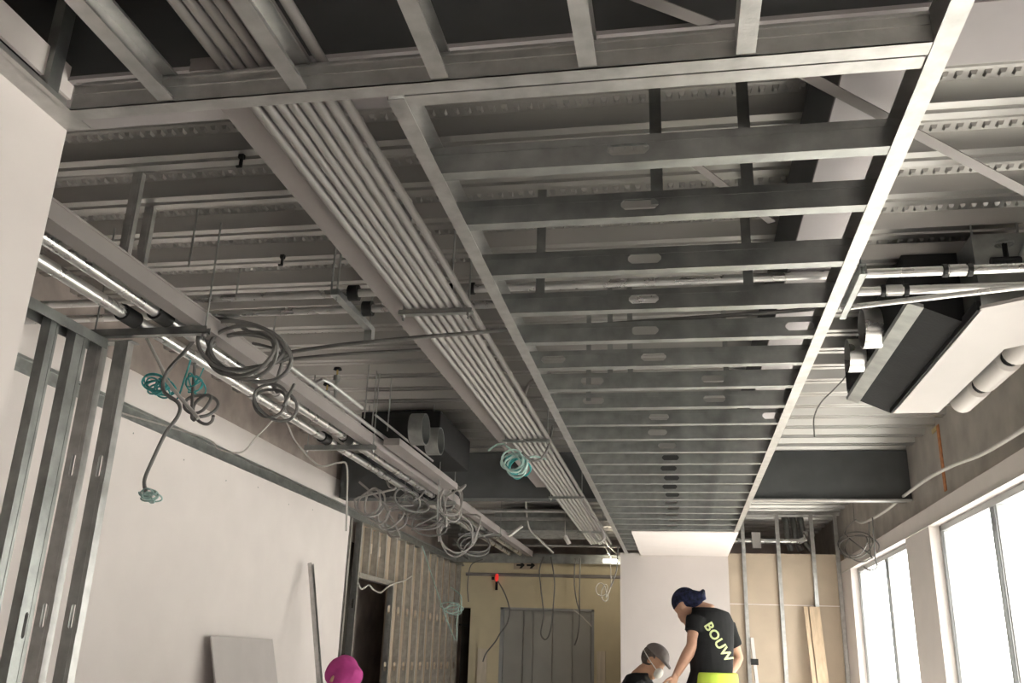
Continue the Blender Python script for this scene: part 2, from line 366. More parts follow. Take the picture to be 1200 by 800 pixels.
# ------------------------------------------------------------------ joist grid
fr = empty('ceiling_joist_frame', (0, 7, H), 'long galvanised ladder of ceiling joists between two rails', 'ceiling frame')
channel(11.56,.10,.05,0,rib=False).xf(basis((-.765,2.07,H),(0,1,0),(1,0,0),(0,0,1))).build('rail','galv',fr)
rr = channel(14.6,.10,.05,0,rib=False).xf(basis((.70,-1.0,H),(0,1,0),(-1,0,0),(0,0,1)))
rr.box((.70,-1,H),(.703,13.6,H+.012)); rr.build('rail','galv',fr)
vars_ = [(.64,), (.66,), (.63,1.35), (.13,.66), (.30,.98), (.27,1.0), (.66,1.38), (.72,), (.70,)]
js = [channel(1.452,.095,.05,slots=v).build('joist','galv_d',fr) for v in vars_]
ysj = [2.49, 2.86, 3.32, 3.75, 4.16, 4.575, 4.99] + [5.41+.425*i for i in range(19)]
used = set()
for i, y in enumerate(ysj):
    v = [0,1,1,0,2,3,4,5,6,0][i] if i < 10 else (7 if i%2 else 8)
    if v in used: share(js[v],'joist',fr,(-.76,y,H+.003))
    else: used.add(v); js[v].location = (-.76,y,H+.003)
channel(1.356,.10,.05,0,rib=False).xf(basis((-.712,2.058,H),(1,0,0),(0,1,0),(0,0,1))).build('end_track','galv',fr)
def hanger(px, py, Y, wd=.042):
    p = ony(px,py,Y); MB().box((p.x-wd/2,Y,H+.05),(p.x+wd/2,Y+.004,D)).box((p.x-wd/2,Y,D-.004),(p.x+wd/2,Y+.06,D)).build('hanger','galv_d',fr)
hanger(770,232,2.87); hanger(877,330,3.77); hanger(633,335,3.77); hanger(877,232,2.87); hanger(738,375,5.0,.03); hanger(715,375,5.0,.03); hanger(690,400,5.42,.03); hanger(850,415,5.42,.03)
# diagonal braces in the void
def brace(label, a, b, za, zb, wd=.045):
    p = onz(*a, za); q = onz(*b, zb)
    if b[0] > 1200: q = p+(q-p)*((XR-.01-p.x)/(q.x-p.x))
    tag(MB().angle(p, q, wd).build('diagonal_brace','tray'), label, 'brace')
brace('long slanting angle brace passing over the bright rail to the windows', (925,86),(1215,238),2.855,2.855,.04)
brace('slanting angle brace above the bulkhead track', (716,-8),(866,48),2.88,2.93,.04)
brace('short slanting brace over the second joist', (803,190),(900,262),2.98,3.02,.035)

# ------------------------------------------------------------------ bulkhead frame near the camera
bf = empty('bulkhead_frame', (-.5, 1, H), 'bright bulkhead track with joists running back over the room', 'ceiling frame')
t = MB().box((-1.70,2.0,H),(.648,2.052,H+.003)).box((-1.70,2.0,H),(.648,2.003,H+.092)).box((-1.70,2.003,H+.089),(.648,2.05,H+.092)).box((-1.70,1.996,H+.05),(.648,2.0,H+.056)).box((-1.70,1.993,H+.078),(.648,2.0,H+.083))
t.build('track','galv',bf)
nj = channel(3.0,.085,.048,slots=(1.0,),rib=True).xf(basis((0,0,0),(0,1,0),(1,0,0),(0,0,1)))
f3 = None
for x in (-1.42,-1.02,-.62,-.222,.178):
    if f3 is None: f3 = nj.build('joist','galv',bf); f3.location = (x,-1.005,H+.004)
    else: share(f3,'joist',bf,(x,-1.005,H+.004))
# near left wall board with its head track and the strip of board above
wn = empty('wall_side', (-1.8, .5, 0), kind='structure')
MB().box((-1.83,YN,0),(-1.78,2.10,H)).build('wall_board','board',wn)
MB().box((-1.83,YN,H),(-1.70,2.10,H+.004)).box((-1.83,YN,H),(-1.826,2.10,H+.07)).box((-1.72,YN,H),(-1.716,2.0,H+.03)).build('head_track','galv',wn)
MB().box((-1.862,YN,2.862),(-1.85,2.17,2.965)).build('board_strip','board',wn)
MB().box((-1.865,2.04,H),(-1.83,2.09,D)).build('hanger','galv_d',wn)
MB().box((-1.862,1.2,2.965),(-1.858,1.26,D)).build('hanger','galv_d',wn)
p = onz(205,40,3.0); tag(MB().box((-1.75,1.2,3.02),(-1.42,1.85,3.3)).build('grey_duct','tray'), 'dark grey duct box in the void beside the near joist', 'duct')

# plasterboard sheet already fixed under the far joists
tag(MB().box((-.545,11.05,H-.0125),(.70,13.645,H)).build('ceiling_board','board'), 'white plasterboard sheet fixed under the far joists', 'ceiling board')

# ------------------------------------------------------------------ conduit bundle on trapeze hangers
ZC = 2.815
def conduit(x, z, y0, y1, label, group, r=.0165, m='pvc', wob=.002):
    n = 14; pts = [(x+random.uniform(-wob,wob), y0+(y1-y0)*i/n, z+random.uniform(-wob,wob)*.6) for i in range(n+1)]
    return tag(MB().tube(smooth_path(pts,2), r, 10).build('conduit',m,None,True), label, 'conduit', group)
for k in range(8):
    lb = {0:'outermost grey conduit of the bundle, right beside the beige trunking', 7:'outermost grey conduit of the bundle, nearest the joist ladder'}.get(k, 'inner grey conduit in the flat bundle slung under the deck')
    conduit(-1.238+.0395*k+(.012 if k == 7 else 0), ZC, -.6, 13.4-.05*(k%3), lb, 'conduits in the bundle')
def trapeze(label, x0, x1, y, z, rods=True, group=None, m='galv_d'):
    r = empty('trapeze_hanger', ((x0+x1)/2, y, z), label, 'hanger', group)
    h_ = .02 if x1 > -2 else .038
    s = MB().box((x0,y-.02,z),(x1,y-.017,z+h_)).box((x0,y+.017,z),(x1,y+.02,z+h_)).box((x0,y-.02,z),(x1,y+.02,z+.003)); s.build('strut',m,r)
    if rods:
        for x in (x0+.02, x1-.02):
            MB().pipe((x,y,z-.03),(x,y,D),.005,8).build('threaded_rod','galv_d',r,True)
            MB().tube([(x,y,z-.012),(x,y,z-.001)],.011,6).build('nut','galv',r)
    return r
zt = ZC-.0165-.022
for y, lb in ((3.92,'first'),(6.65,'second'),(9.22,'third'),(11.9,'fourth')):
    trapeze('%s cross strut under the conduit bundle counting from the bulkhead track'%lb, -1.29, -.93, y, zt)
tr_ = empty('cable_trunking', (-1.32, 5.6, 2.85), 'wide beige flat trunking running beside the conduit bundle', 'trunking')
MB().box((-1.382,2.06,2.845),(-1.268,8.95,2.885)).build('body','tray',tr_); MB().box((-1.385,2.06,2.882),(-1.265,8.95,2.89)).build('lid','tray',tr_)
# loose flexible conduit leaving the bundle
def cable(name, label, pts, plane, r=.006, m='cable', cat='cable', group=None, jit=.012):
    P3 = []
    for q in pts:
        if isinstance(q, Vector): P3.append(q); continue
        v = plane(q[0], q[1]) if plane else onz(*q); v = v + V(random.uniform(-jit,jit), random.uniform(-jit,jit), 0); P3.append(v)
    return tag(MB().tube(smooth_path(P3,6), r, 8).build(name, m, None, True), label, cat, group)
def py_(Y): return lambda x, y: ony(x, y, Y)
def px_(X): return lambda x, y: onx(x, y, X)
def pz_(Z): return lambda x, y: onz(x, y, Z)
cable('flexible_conduit','grey flexible conduit hooking down beside the rail and joining the bundle',[(645,438),(620,450),(614,480),(622,505),(640,535),(668,575),(700,625),(722,648)],pz_(2.86),.012,'pvc','conduit',None,.004)
cable('flexible_conduit','thin grey loop between bundle and rail near the far end',[V(-.962,9.3,2.797),(690,598),(700,612),(708,628),(702,634),(690,622)],py_(9.3),.012,'pvc','conduit',None,.004)

# ------------------------------------------------------------------ pair of pipes crossing the room
def xpipe(label, y, z, x0, x1, coup, r=.021, m='alu', group=None):
    rt = empty('crossing_pipe', ((x0+x1)/2, y, z), label, 'pipe', group)
    MB().pipe((x0,y,z),(x1,y,z),r).build('tube',m,rt,True)
    for c in coup:
        MB().pipe((c-.035,y,z),(c+.035,y,z),r+.006).build('coupler','galv',rt,True)
        for e in (-.052,.052): MB().ring((c+e-.01,y,z),(1,0,0),r-.001,r+.009,.02,16).build('clamp_band','black',rt,True)
    return rt
c1 = ony(1122,320,3.975).x; c2 = ony(1048,341,4.19).x
xpipe('bright steel pipe crossing the room, the one nearer the bulkhead, coupler near the windows', 3.975, 2.925, -3.6, 2.28, [c1, -1.0])
xpipe('bright steel pipe crossing the room, the one nearer the slate beam, coupler near the rail', 4.19, 2.925, -3.6, 2.28, [c2])
tag(MB().pipe(onz(985,361,2.875),onz(1215,334,2.875),.013).build('thin_pipe','alu',None,True), 'thin slanting pipe below the two bright crossing pipes', 'pipe')
a = onz(386,337,2.88)
rt = empty('pipe_bracket', (a.x,4.15,2.87), 'grey strut bracket carrying the crossing pipes beside the beige trunking', 'bracket')
MB().box((a.x-.02,3.86,2.872),(a.x+.02,4.42,2.902)).build('strut','galv_d',rt)
for y in (3.975,4.19): MB().ring((a.x+.03,y,2.925),(1,0,0),.0215,.04,.05,18).build('clamp','black',rt,True)
for y in (3.89,4.39): MB().pipe((a.x,y,2.85),(a.x,y,D),.005,8).build('threaded_rod','galv_d',rt,True)
MB().box((a.x-.02,4.37,2.81),(a.x+.02,4.42,2.872)).build('end_clip','galv_d',rt)
# perforated bracket beside the bright rail
a = onz(997,345,2.85)
rt = empty('perforated_bracket', (a.x,4.1,2.84), 'perforated metal bracket hanging next to the bright rail', 'bracket')
m = channel(.56,.05,.03,0,rib=False,slots=[.05+.075*i for i in range(7)],sw=.03,sh=.02).xf(basis((a.x+.03,3.80,2.85),(0,1,0),(-1,0,0),(0,0,1))); m.build('channel','galv_d',rt)
for y in (3.84,4.32): MB().pipe((a.x+.015,y,2.86),(a.x+.015,y,D),.005,8).build('threaded_rod','galv_d',rt,True)
# black valve with wheel near the windows
a = onz(1180,306,3.06)
rt = empty('valve', a, 'small black valve with hand wheel above the crossing pipes', 'valve')
MB().tube([a+V(-.07,0,0),a+V(.06,0,0)],.022,12).build('body','blackf',rt,True); MB().pipe(a,a+V(0,0,.09),.012,10).build('stem','blackf',rt,True)
MB().ring(a+V(0,0,.085),(0,0,1),.03,.042,.012,18).box(a+V(-.035,-.004,.087),a+V(.035,.004,.094)).box(a+V(-.004,-.035,.087),a+V(.004,.035,.094)).build('hand_wheel','galv_d',rt,True)
MB().pipe(a+V(.06,0,0),V(a.x+.2,a.y,D),.02,10).build('branch_pipe','galv_d',rt,True)
# thin dark cables slung across under the bundle
cable('slung_cable','dark cable slung across the room just under the conduit bundle',[(335,413,2.77),(400,404,2.768),(480,396,2.766),(540,391,2.768),(575,388,2.79),(600,386,2.818),(640,384,2.825),(720,379,2.82),(800,373,2.82),(900,366,2.825),(975,360,2.85)],None,.011,'cable','cable',None,.003)
cable('slung_cable','dark cable slung parallel to it behind the beige trunking',[(335,421),(400,415),(470,411),(520,408)],pz_(2.90),.010,'cable','cable',None,.003)

# ------------------------------------------------------------------ left services
xa, xb, zp = -2.49, -2.665, 2.785
for x, lb in ((xa,'bright insulated pipe next to the beige trunking on the left'),(xb,'bright insulated pipe nearest the white wall on the left')):
    rt = empty('service_pipe', (x,8,zp), lb, 'pipe', None)
    MB().pipe((x,1.2,zp),(x,14.6,zp),.03,18).build('tube','alu',rt,True)
    for y in (3.93,6.6,9.27,11.9): MB().ring((x,y-.16,zp),(0,1,0),.029,.043,.12,20).build('rubber_collar','black',rt,True)
    for y in (5.2,7.9): MB().ring((x,y,zp),(0,1,0),.029,.037,.09,20).build('coupler','galv',rt,True)
ps = [(3.93,'nearest the stud corner'),(6.6,'beside the wide brown tray'),(9.27,'under the slate beam'),(11.9,'near the cream wall')]
for y, lb in ps: trapeze('metal strut carrying the left pipes, %s'%lb, -2.93 if y<5 else -2.86, -2.28, y, zp-.071)
MB_ = MB().box((-2.405,1.2,2.762),(-2.318,14.8,2.84)); rt = empty('cable_trunking', (-2.36,8,2.762), 'beige trunking running beside the two left pipes', 'trunking'); MB_.build('body','tray',rt)
MB().box((-2.408,1.2,2.836),(-2.315,14.8,2.846)).build('lid','tray',rt)
tag(MB().box((-2.27,6.75,2.785),(-2.14,8.75,2.84)).build('wide_tray','tray'), 'short wide brown cable tray beside the left trunking', 'cable tray')
for i,(px0,px1,z,r_,lb) in enumerate([((338,428),(470,528),2.86,.014,'pale slim pipe above the left trunking'),((440,486),(510,540),2.93,.009,'thin pipe beside the left fan unit'),((384,446),(420,478),2.92,.014,'short pale pipe with elbow near the left trunking')]):
    p = onz(*px0,z); q = onz(*px1,z); q = V(p.x,q.y,z)
    pts = [p,q] if i < 2 else [p+V(-.16,-.02,-.06),p+V(-.02,-.03,0),p+V(0,.02,0),q]
    tag(MB().tube(pts,r_,12).build('slim_pipe','galv',None,True), lb, 'pipe')
def valve(px, py, Y, lb):
    p = ony(px,py,Y); rt = empty('valve', p, lb, 'valve')
    MB().tube([p+V(0,0,-.13),p+V(0,0,-.05),p+V(0,0,-.04),p+V(0,0,.0)],[.014,.014,.026,.026],10).build('body','galv_d',rt,True)
    MB().pipe(p,p+V(0,0,.05),.007,8).build('stem','brass',rt,True); MB().tube([p+V(0,0,.045),p+V(0,0,.06)],[.032,.026],14).build('hand_wheel','blackf',rt,True)
    MB().pipe(p+V(0,0,-.13),p+V(.0,.0,-.17),.01,8).build('tail','galv_d',rt,True)
valve(395,440,6.0,'black topped valve above the left trunking'); valve(383,458,6.1,'small valve beside the short elbowed pipe')
# left fan unit with two round collars
rt = empty('fan_coil_unit', (-2.15,8.2,2.93), 'black fan coil unit with two round collars above the left trunking', 'fan coil unit')
MB().box((-2.75,7.5,2.95),(-2.02,8.7,3.26)).build('casing','blackf',rt,False,.012)
for px,py,rr_ in ((489,503,.125),(507,517,.115)):
    p = onx(px,py,-1.98); MB().ring(V(-2.02,p.y,min(p.z,3.12)),(1,0,0),rr_-.008,rr_,.11,28).build('collar','galv_d',rt,True)
    MB().pipe(V(-2.03,p.y,min(p.z,3.12)),V(-2.0,p.y,min(p.z,3.12)),rr_-.01,24).build('collar_core','blackf',rt,True)
for x,y in ((-2.7,7.55),(-2.1,7.55),(-2.7,8.65),(-2.1,8.65)): MB().pipe((x,y,3.2),(x,y,D),.006,8).build('threaded_rod','galv_d',rt,True)
# loose rods hanging from the deck
for i,(x0,y0,x1,y1,Y,lb) in enumerate([(235,232,221,313,3.9,'thin dark rod hanging from the deck over the left trunking'),(280,300,277,345,4.6,'thin rod hanging from the deck behind the cable coils'),(319,345,318,410,5.2,'thin rod dropping behind the large cable coil'),(393,298,388,342,4.2,'thin rod dropping onto the strut bracket'),(431,440,427,490,6.4,'rod beside the left fan unit over the wide tray'),(440,425,436,500,6.6,'rod next to the fan unit casing'),(456,432,454,505,6.9,'rod in front of the fan unit collars'),(512,540,512,610,8.2,'rod hanging below the round collars'),(531,290,529,345,4.0,'thin rod beside the right end of the first cross strut')]):
    p = ony(x1,y1,Y); tag(MB().tube([p,V(p.x,Y,D+.07)],.0055,8).build('hanging_rod','galv_d',None,True), lb, 'rod')
# pair of pale posts hanging on the left
for a_,Y,lb in (((141,312),3.50,'wider pale metal post standing over the left trunking'),((160,326),3.72,'narrower pale metal post standing over the left trunking')):
    p = ony(a_[0],a_[1],Y); tag(channel(D+.07-p.z,.05,.03).xf(basis((p.x-.025,Y,p.z),(0,0,1),(0,1,0),(1,0,0))).build('metal_post','galv'), lb, 'post')

# ------------------------------------------------------------------ near left stud corner
sc = empty('stud_corner', (-2.85,3.8,0), 'corner of bare metal studs in front of the white wall', 'stud frame')
def vstud(x, y, ux, uy, web=.075, slots=(1.35,2.05), zt=H, nm='stud', m='galv'):
    channel(zt-.01,web,.05,slots=slots,sw=.11,sh=.022).xf(basis((x,y,.005),(0,0,1),uy,ux)).build(nm,m,sc)
vstud(-2.80,3.95,(1,0,0),(0,1,0)); vstud(-2.935,3.93,(1,0,0),(0,1,0),.08)
vstud(-2.84,3.70,(0,1,0),(-1,0,0),.09,(1.3,),m='galv_d'); vstud(-2.86,3.54,(0,1,0),(-1,0,0),.06,(),m='galv_d'); vstud(-2.87,3.30,(0,1,0),(-1,0,0),.07,(),m='galv_d'); vstud(-2.90,2.90,(0,1,0),(-1,0,0),.07,())  # darker steel on the nearer studs paints in their backlit shade
MB().box((-2.93,2.2,H-.004),(-2.83,3.93,H)).box((-2.83,2.2,H-.05),(-2.826,3.93,H)).box((-2.93,2.2,H-.05),(-2.926,3.93,H)).build('head_track','galv_d',sc)
MB().box((-2.95,3.94,H-.004),(-2.70,4.01,H)).build('head_track','galv_d',sc)
# ------------------------------------------------------------------ right hand fan unit
ZB = 2.85
x0, x1, y0, y1 = 1.425, 1.715, 4.27, 6.20
rt = empty('fan_coil_unit', ((x0+x1)/2,(y0+y1)/2,ZB), 'white based fan coil unit with black plenum and two shiny collars by the windows', 'fan coil unit')
poly = [(x0,y0+.0,ZB),(x0+.22,y0-.14,ZB),(x1+.14,y0-.14,ZB),(x1+.14,y0+.5,ZB),(x1,y0+.62,ZB),(x1,y1,ZB),(x0,y1,ZB)]
MB().prism(poly,(0,0,.016)).build('bottom_panel','acp',rt)
MB().box((x0+.01,y0+.02,ZB+.016),(x1-.01,y1-.01,3.24)).build('casing','galv_d',rt)
m = MB(); pl = [(x0+.005,ZB+.02),(x0-.24,2.985),(x0-.26,3.02),(x0-.26,3.25),(x0+.005,3.25)]
m.prism([(x,y0+.25,z) for x,z in pl],(0,1.75,0)).build('plenum','blackf',rt)
m = MB(); m.prism([(x0-.19,y0+.22,2.945),(x0-.262,y0+.22,2.972),(x0-.268,y0+.22,2.99),(x0-.262,y0+.22,2.99),(x0-.19,y0+.22,2.965)],(0,1.8,0)).build('foil_edge','galv_d',rt)
MB().box((x0-.012,y0+.02,ZB+.0),(x0+.008,y1,ZB+.05)).build('drip_edge','blackf',rt)
for px_a,py_a,rad in ((1020,410,.115),(1002,441,.105)):
    p = onx(px_a,py_a,x0-.32); z = min(max(p.z,3.08),3.14)
    MB().ring(V(x0-.255,p.y,z),(-1,0,0),rad-.006,rad,.10,32).build('collar','alu',rt,True)
    MB().pipe(V(x0-.25,p.y,z),V(x0-.275,p.y,z),rad-.008,28).build('collar_core','blackf',rt,True)
for x,y in ((x0+.04,y0+.1),(x1-.04,y0+.1),(x0+.04,y1-.1),(x1-.04,y1-.1)): MB().pipe((x,y,3.2),(x,y,D),.006,8).build('threaded_rod','galv_d',rt,True)
rt = empty('insulated_pipe', (1.87,5.3,2.95), 'fat white insulated pipe with black joints beside the fan unit', 'pipe')
ys = [4.3,4.75,5.3,5.85,6.35]; xi, zi = 1.895, 2.945
MB().pipe((xi,4.3,zi),(xi,6.25,zi),.05,16).build('black_sleeve','blackf',rt,True)
for a,b in zip(ys[:-1],ys[1:]): MB().tube([(xi,a+.04,zi),(xi,a+.06,zi),(xi,b-.06,zi),(xi,b-.04,zi)],[.055,.075,.075,.055],18).build('insulation','white',rt,True)
for y in (4.6,6.0): MB().pipe((xi,y,zi),(xi,y,D),.005,8).build('threaded_rod','galv_d',rt,True)
# orange painted strip on the concrete
p = onx(1098,488,XR); q = onx(1107,572,XR)
rt = empty('rusty_strip', (XR,p.y,q.z), 'rusty orange strip running down the concrete above the window trim', 'strip')
MB().box((XR-.008,p.y-.035,q.z-.03),(XR-.0005,p.y+.035,min(p.z,3.3))).build('strip','orange',rt); MB().box((XR-.012,p.y+.03,min(p.z,3.3)-.04),(XR-.0005,p.y+.18,min(p.z,3.3))).build('tab','brass',rt)

# ------------------------------------------------------------------ cables and coils
def coil(name, label, cx, cy, rx, ry, turns, Y, r=.008, m='cable', tail=(), head=(), jit=.05, ph=0, cat='cable coil', axis='y', tie=None):
    pts = []; n = int(turns*14); f = ony if axis == 'y' else onx
    for q in head: pts.append(f(q[0],q[1],Y))
    for i in range(n+1):
        a = ph+i*2*math.pi/14; k = 1+.13*math.sin(i*.37)+.05*math.sin(i*1.3)
        p = f(cx+rx*k*math.cos(a)+3*math.sin(i*.21), cy+ry*k*math.sin(a)+3*math.cos(i*.17), Y)
        pts.append(p+(V(0,1,0) if axis=='y' else V(1,0,0))*(jit*math.sin(i*.33)))
    for q in tail: pts.append(f(q[0],q[1],Y))
    if tie: pts += [pts[-1].lerp(Vector(tie),.6)+V(0,0,-.03), Vector(tie)]
    return tag(MB().tube(smooth_path(pts,3), r, 7).build(name, m, None, True), label, cat)
coil('cable_coil','large grey cable coil hanging beside the left trunking',287,412,43,27,4.3,4.15,.011,'cable',[(262,432),(240,390)],[(246,372),(275,376)],.07,-1.5)
coil('cable_coil','grey cable loop hanging under the large coil',318,470,22,17,2.3,4.6,.009,'cable',[(345,450)],[(296,402),(330,415)],.06,-1.4)
coil('cable_coil','small tilted grey loop above the white wall track',236,476,17,14,2.2,4.4,.009,'cable',[(225,490)],[],.07,.6,tie=(-2.665,4.5,2.756))
cable('hanging_cable','grey cable dropping in front of the white wall',[(246,372),(222,404),(196,436),(192,458),(208,472),(209,486),(194,508),(178,538),(170,562),(171,576)],py_(4.15),.010,'cable','cable',None,.004)
coil('wire_tangle','pale green wire tangle at the end of the hanging cable',176,580,8,5,6.4,4.15,.004,'cwire',[],[(171,574)],.03,1)
coil('wire_tangle','teal wire tangle above the white wall track',186,452,12,8,9.2,4.5,.0055,'teal',[(205,470)],[],.06,.2,'wire',tie=(-2.665,4.45,2.756))
coil('wire_tangle','dull teal wire tangle behind the small grey loop',228,450,7,9,5.2,4.5,.004,'teal',[],[],.05,1.2,'wire',tie=(-2.665,4.6,2.756))
cable('white_conduit','slim white conduit bent down over the white wall track',[(172,396),(186,424),(193,440),(196,446),(210,464),(226,482),(232,490)],py_(4.2),.010,'cablew','conduit',None,.002)
cable('hanging_cable','thin white cable lying slack along the white wall track',[V(XL+.01,5.35,2.71),(238,512),(258,526),(284,530),(300,512),(318,494),(330,486),(338,500),(346,515),(362,536),(378,546),(396,542),(407,546),(407,590),(406,622)],py_(5.6),.006,'cablew','cable',None,.006)
for i,(cx,cy,rx,ry,Y,lb) in enumerate([(437,590,16,17,8.0,'tangle of pale cables over the end of the white wall'),(460,608,15,16,8.6,'pale cable tangle above the stud partition track'),(528,590,11,22,8.9,'upright pale cable tangle tied to the left trunking'),(533,628,19,22,9.6,'hanging pale cable loop over the stud partition')]):
    coil('cable_tangle',lb,cx,cy,rx,ry,2.6,Y,.010,'pvc',[(cx+rx*1.6,cy-ry)],[(cx-rx,cy-ry*1.5)],.15,i,'cable tangle',tie=(-2.665 if i<2 else -2.40,Y+.1,2.757))
coil('wire_tangle','coil of white and teal wire hanging from the conduit bundle',603,543,12,11,5.2,6.9,.008,'cwire',[(622,535),(640,538)],[(572,528),(590,520)],.06,0,'wire coil')
coil('wire_tangle','teal wire loop within the white coil under the bundle',606,546,11,10,3.0,6.95,.007,'teal',[],[],.05,1,'wire coil')
cable('hanging_cable','black looped cable tying the white coil to the bundle',[(648,498),(640,530),(626,540),(612,530)],py_(6.8),.009,'cable','cable',None,.003)
for i,(cx,cy,rx,ry,Y,lb) in enumerate([(500,610,22,12,9.3,'sagging grey cable bunch between the two partition tangles'),(556,640,16,12,11.0,'grey cable bunch over the corner of the stud partition'),(478,588,14,10,8.3,'grey cable bunch lying against the left pipes')]):
    coil('cable_bunch',lb,cx,cy,rx,ry,2.4,Y,.010,'cable',[(cx+rx*1.4,cy-ry*1.3)],[(cx-rx*1.5,cy-ry*.6)],.18,i*2,'cable bunch',tie=(-2.49,Y+.15,2.757))
for pxq,py__,lb in ((283,186,'black clip under the deck rib beside the beige trunking'),(331,303,'black clip under the deck rib in front of the crossing pipes')):
    p = onz(pxq,py__,D-.02); tag(MB().box((p.x-.012,p.y-.01,D-.02),(p.x+.012,p.y+.01,D+.002)).box((p.x-.006,p.y-.006,D-.055),(p.x+.006,p.y+.006,D-.02)).box((p.x-.02,p.y-.006,D-.062),(p.x+.006,p.y+.006,D-.055)).build('deck_clip','black'),lb,'clip')
# right window side
cable('white_conduit','white flexible conduit arching along the concrete over the windows',[onx(1215,492,2.22)+V(.055,-.5,.06),(1215,492),(1185,512),(1150,532),(1115,546),(1085,562),(1058,582),(1035,600),(1012,612),(1002,609)],px_(2.22),.016,'cablew','conduit',None,.003)
coil('cable_coil','thin grey cable coil hanging in front of the window trim',1004,640,18,14,3.1,2.18,.008,'cable',[(1018,612)],[(1002,609),(990,625)],.05,.5,'cable coil','x')
cable('hanging_cable','dark cable hanging from the arched conduit past the window trim',[(1022,606),(1024,630),(1026,655),(1028,664),(1020,668),(1012,664)],px_(2.17),.008,'cable','cable',None,.003)
cable('hanging_cable','thin wire dropping from the deck to the grey coil by the windows',[(993,530),(998,560),(1000,590),(1001,610)],px_(2.16),.004,'cable','cable',None,.003)
cable('hanging_cable','thin wire hanging from the deck between rail and slate beam',[V(ony(996,436,6.6).x+.02,6.6,D+.02),(992,440),(978,455),(962,472),(954,490),(955,512)],py_(6.6),.005,'cable','cable',None,.003)
# hanging leads at the far end
FY = 15.2
cable('hanging_lead','grey lead hanging in a long narrow loop before the grey doors',[(637,652),(632,668),(634,690),(637,720),(634,742),(640,749),(646,735),(649,705),(650,680),(646,652)],py_(FY),.011,'cable','cable',None,.004)
cable('hanging_lead','pair of grey leads hanging straight before the grey doors, left one',[(674,654),(673,680),(675,700),(679,716)],py_(FY),.011,'cable','cable',None,.003)
cable('hanging_lead','longer grey lead hanging before the grey doors with dark end',[(680,654),(679,690),(679,725),(677,745),(673,756)],py_(FY),.011,'cable','cable',None,.003)
cable('hanging_lead','grey lead curling down from the red laser head',[(583,680),(592,696),(597,714),(594,730),(586,742),(580,752),(570,765),(566,775)],py_(FY),.011,'cable','cable',None,.004)
cable('hanging_lead','thin grey lead drooping left of the red laser head',[(566,655),(552,662),(548,684),(549,705)],py_(FY),.009,'cable','cable',None,.003)
cable('hanging_lead','dark lead dropping beside the tube lamp',[(724,640),(723,665),(718,682),(715,688)],py_(13.2),.009,'cable','cable',None,.002)
cable('hanging_lead','pale lead slanting down to the grey doors',[(672,714),(682,722),(694,734)],py_(FY),.009,'cablew','cable',None,.002)
coil('wire_tangle','small white wire loop hanging by the tube lamp',707,693,5,8,2.2,13.2,.006,'cablew',[(716,686)],[],.02,0,'wire',tie=(-.962,13.2,2.797))
cable('hanging_cable','white wire drooping across the doorway head',[(420,684),(424,690),(432,685),(437,690),(446,694),(454,688),(461,684),(474,680),(482,675)],px_(-3.66),.010,'cablew','cable',None,.003)
coil('wire_tangle','pale green wire bundle hanging on the stud partition',530,712,10,5,3.2,13.1,.008,'cwire',[(535,730),(533,750)],[(528,688),(540,698)],.05,0,'wire',tie=(-3.69,13.1,2.72))
# red laser head on the cream wall
p = ony(582,677,YE-.1)
rt = empty('laser_level', p, 'small glowing red laser head on the wall pipe', 'laser level')
MB().tube([p+V(0,.02,-.06),p+V(0,.02,-.02),p+V(0,.02,.05),p+V(0,.02,.07)],[.015,.03,.03,.015],12).build('body','red',rt,True)
MB().box(p+V(-.09,-.0,-.03),p+V(-.045,.03,.02)).build('bracket','blackf',rt); MB().box(p+V(-.02,.0,-.2),p+V(.02,.03,-.06)).build('tail_box','blackf',rt)
# arrow sign
p = ony(616,662,YE-.02)
rt = empty('arrow_sign', (p.x,YE-.015,p.z), 'pale sign with two black arrows above the grey doors', 'sign')
MB().box((p.x-.21,YE-.02,p.z-.07),(p.x+.21,YE-.012,p.z+.07)).build('plate','tanb',rt)
for dx in (-.085,.095):
    c = V(p.x+dx,YE-.0215,p.z)
    MB().prism([c+V(-.075,0,-.016),c+V(.0,0,-.016),c+V(-.025,0,-.055),c+V(.015,0,-.055),c+V(.07,0,0),c+V(.015,0,.055),c+V(-.025,0,.055),c+V(.0,0,.016),c+V(-.075,0,.016)],(0,.002,0)).build('arrow','ink',rt)
# tube lamp at the far end of the bundle
p = ony(716,657,14.8)
rt = empty('tube_lamp', (p.x,14.8,p.z), 'short bright tube lamp at the far end of the conduit bundle', 'lamp')
MB().pipe((p.x-.12,14.8,p.z),(p.x+.10,14.8,p.z),.022,14).build('tube','lamp',rt,True); MB().box((p.x-.13,14.785,p.z+.022),(p.x+.11,14.815,p.z+.05)).build('batten','white',rt)
MB().pipe((p.x,14.8,p.z+.05),(p.x,13.3,2.80),.005,8).build('hook','galv_d',rt,True)
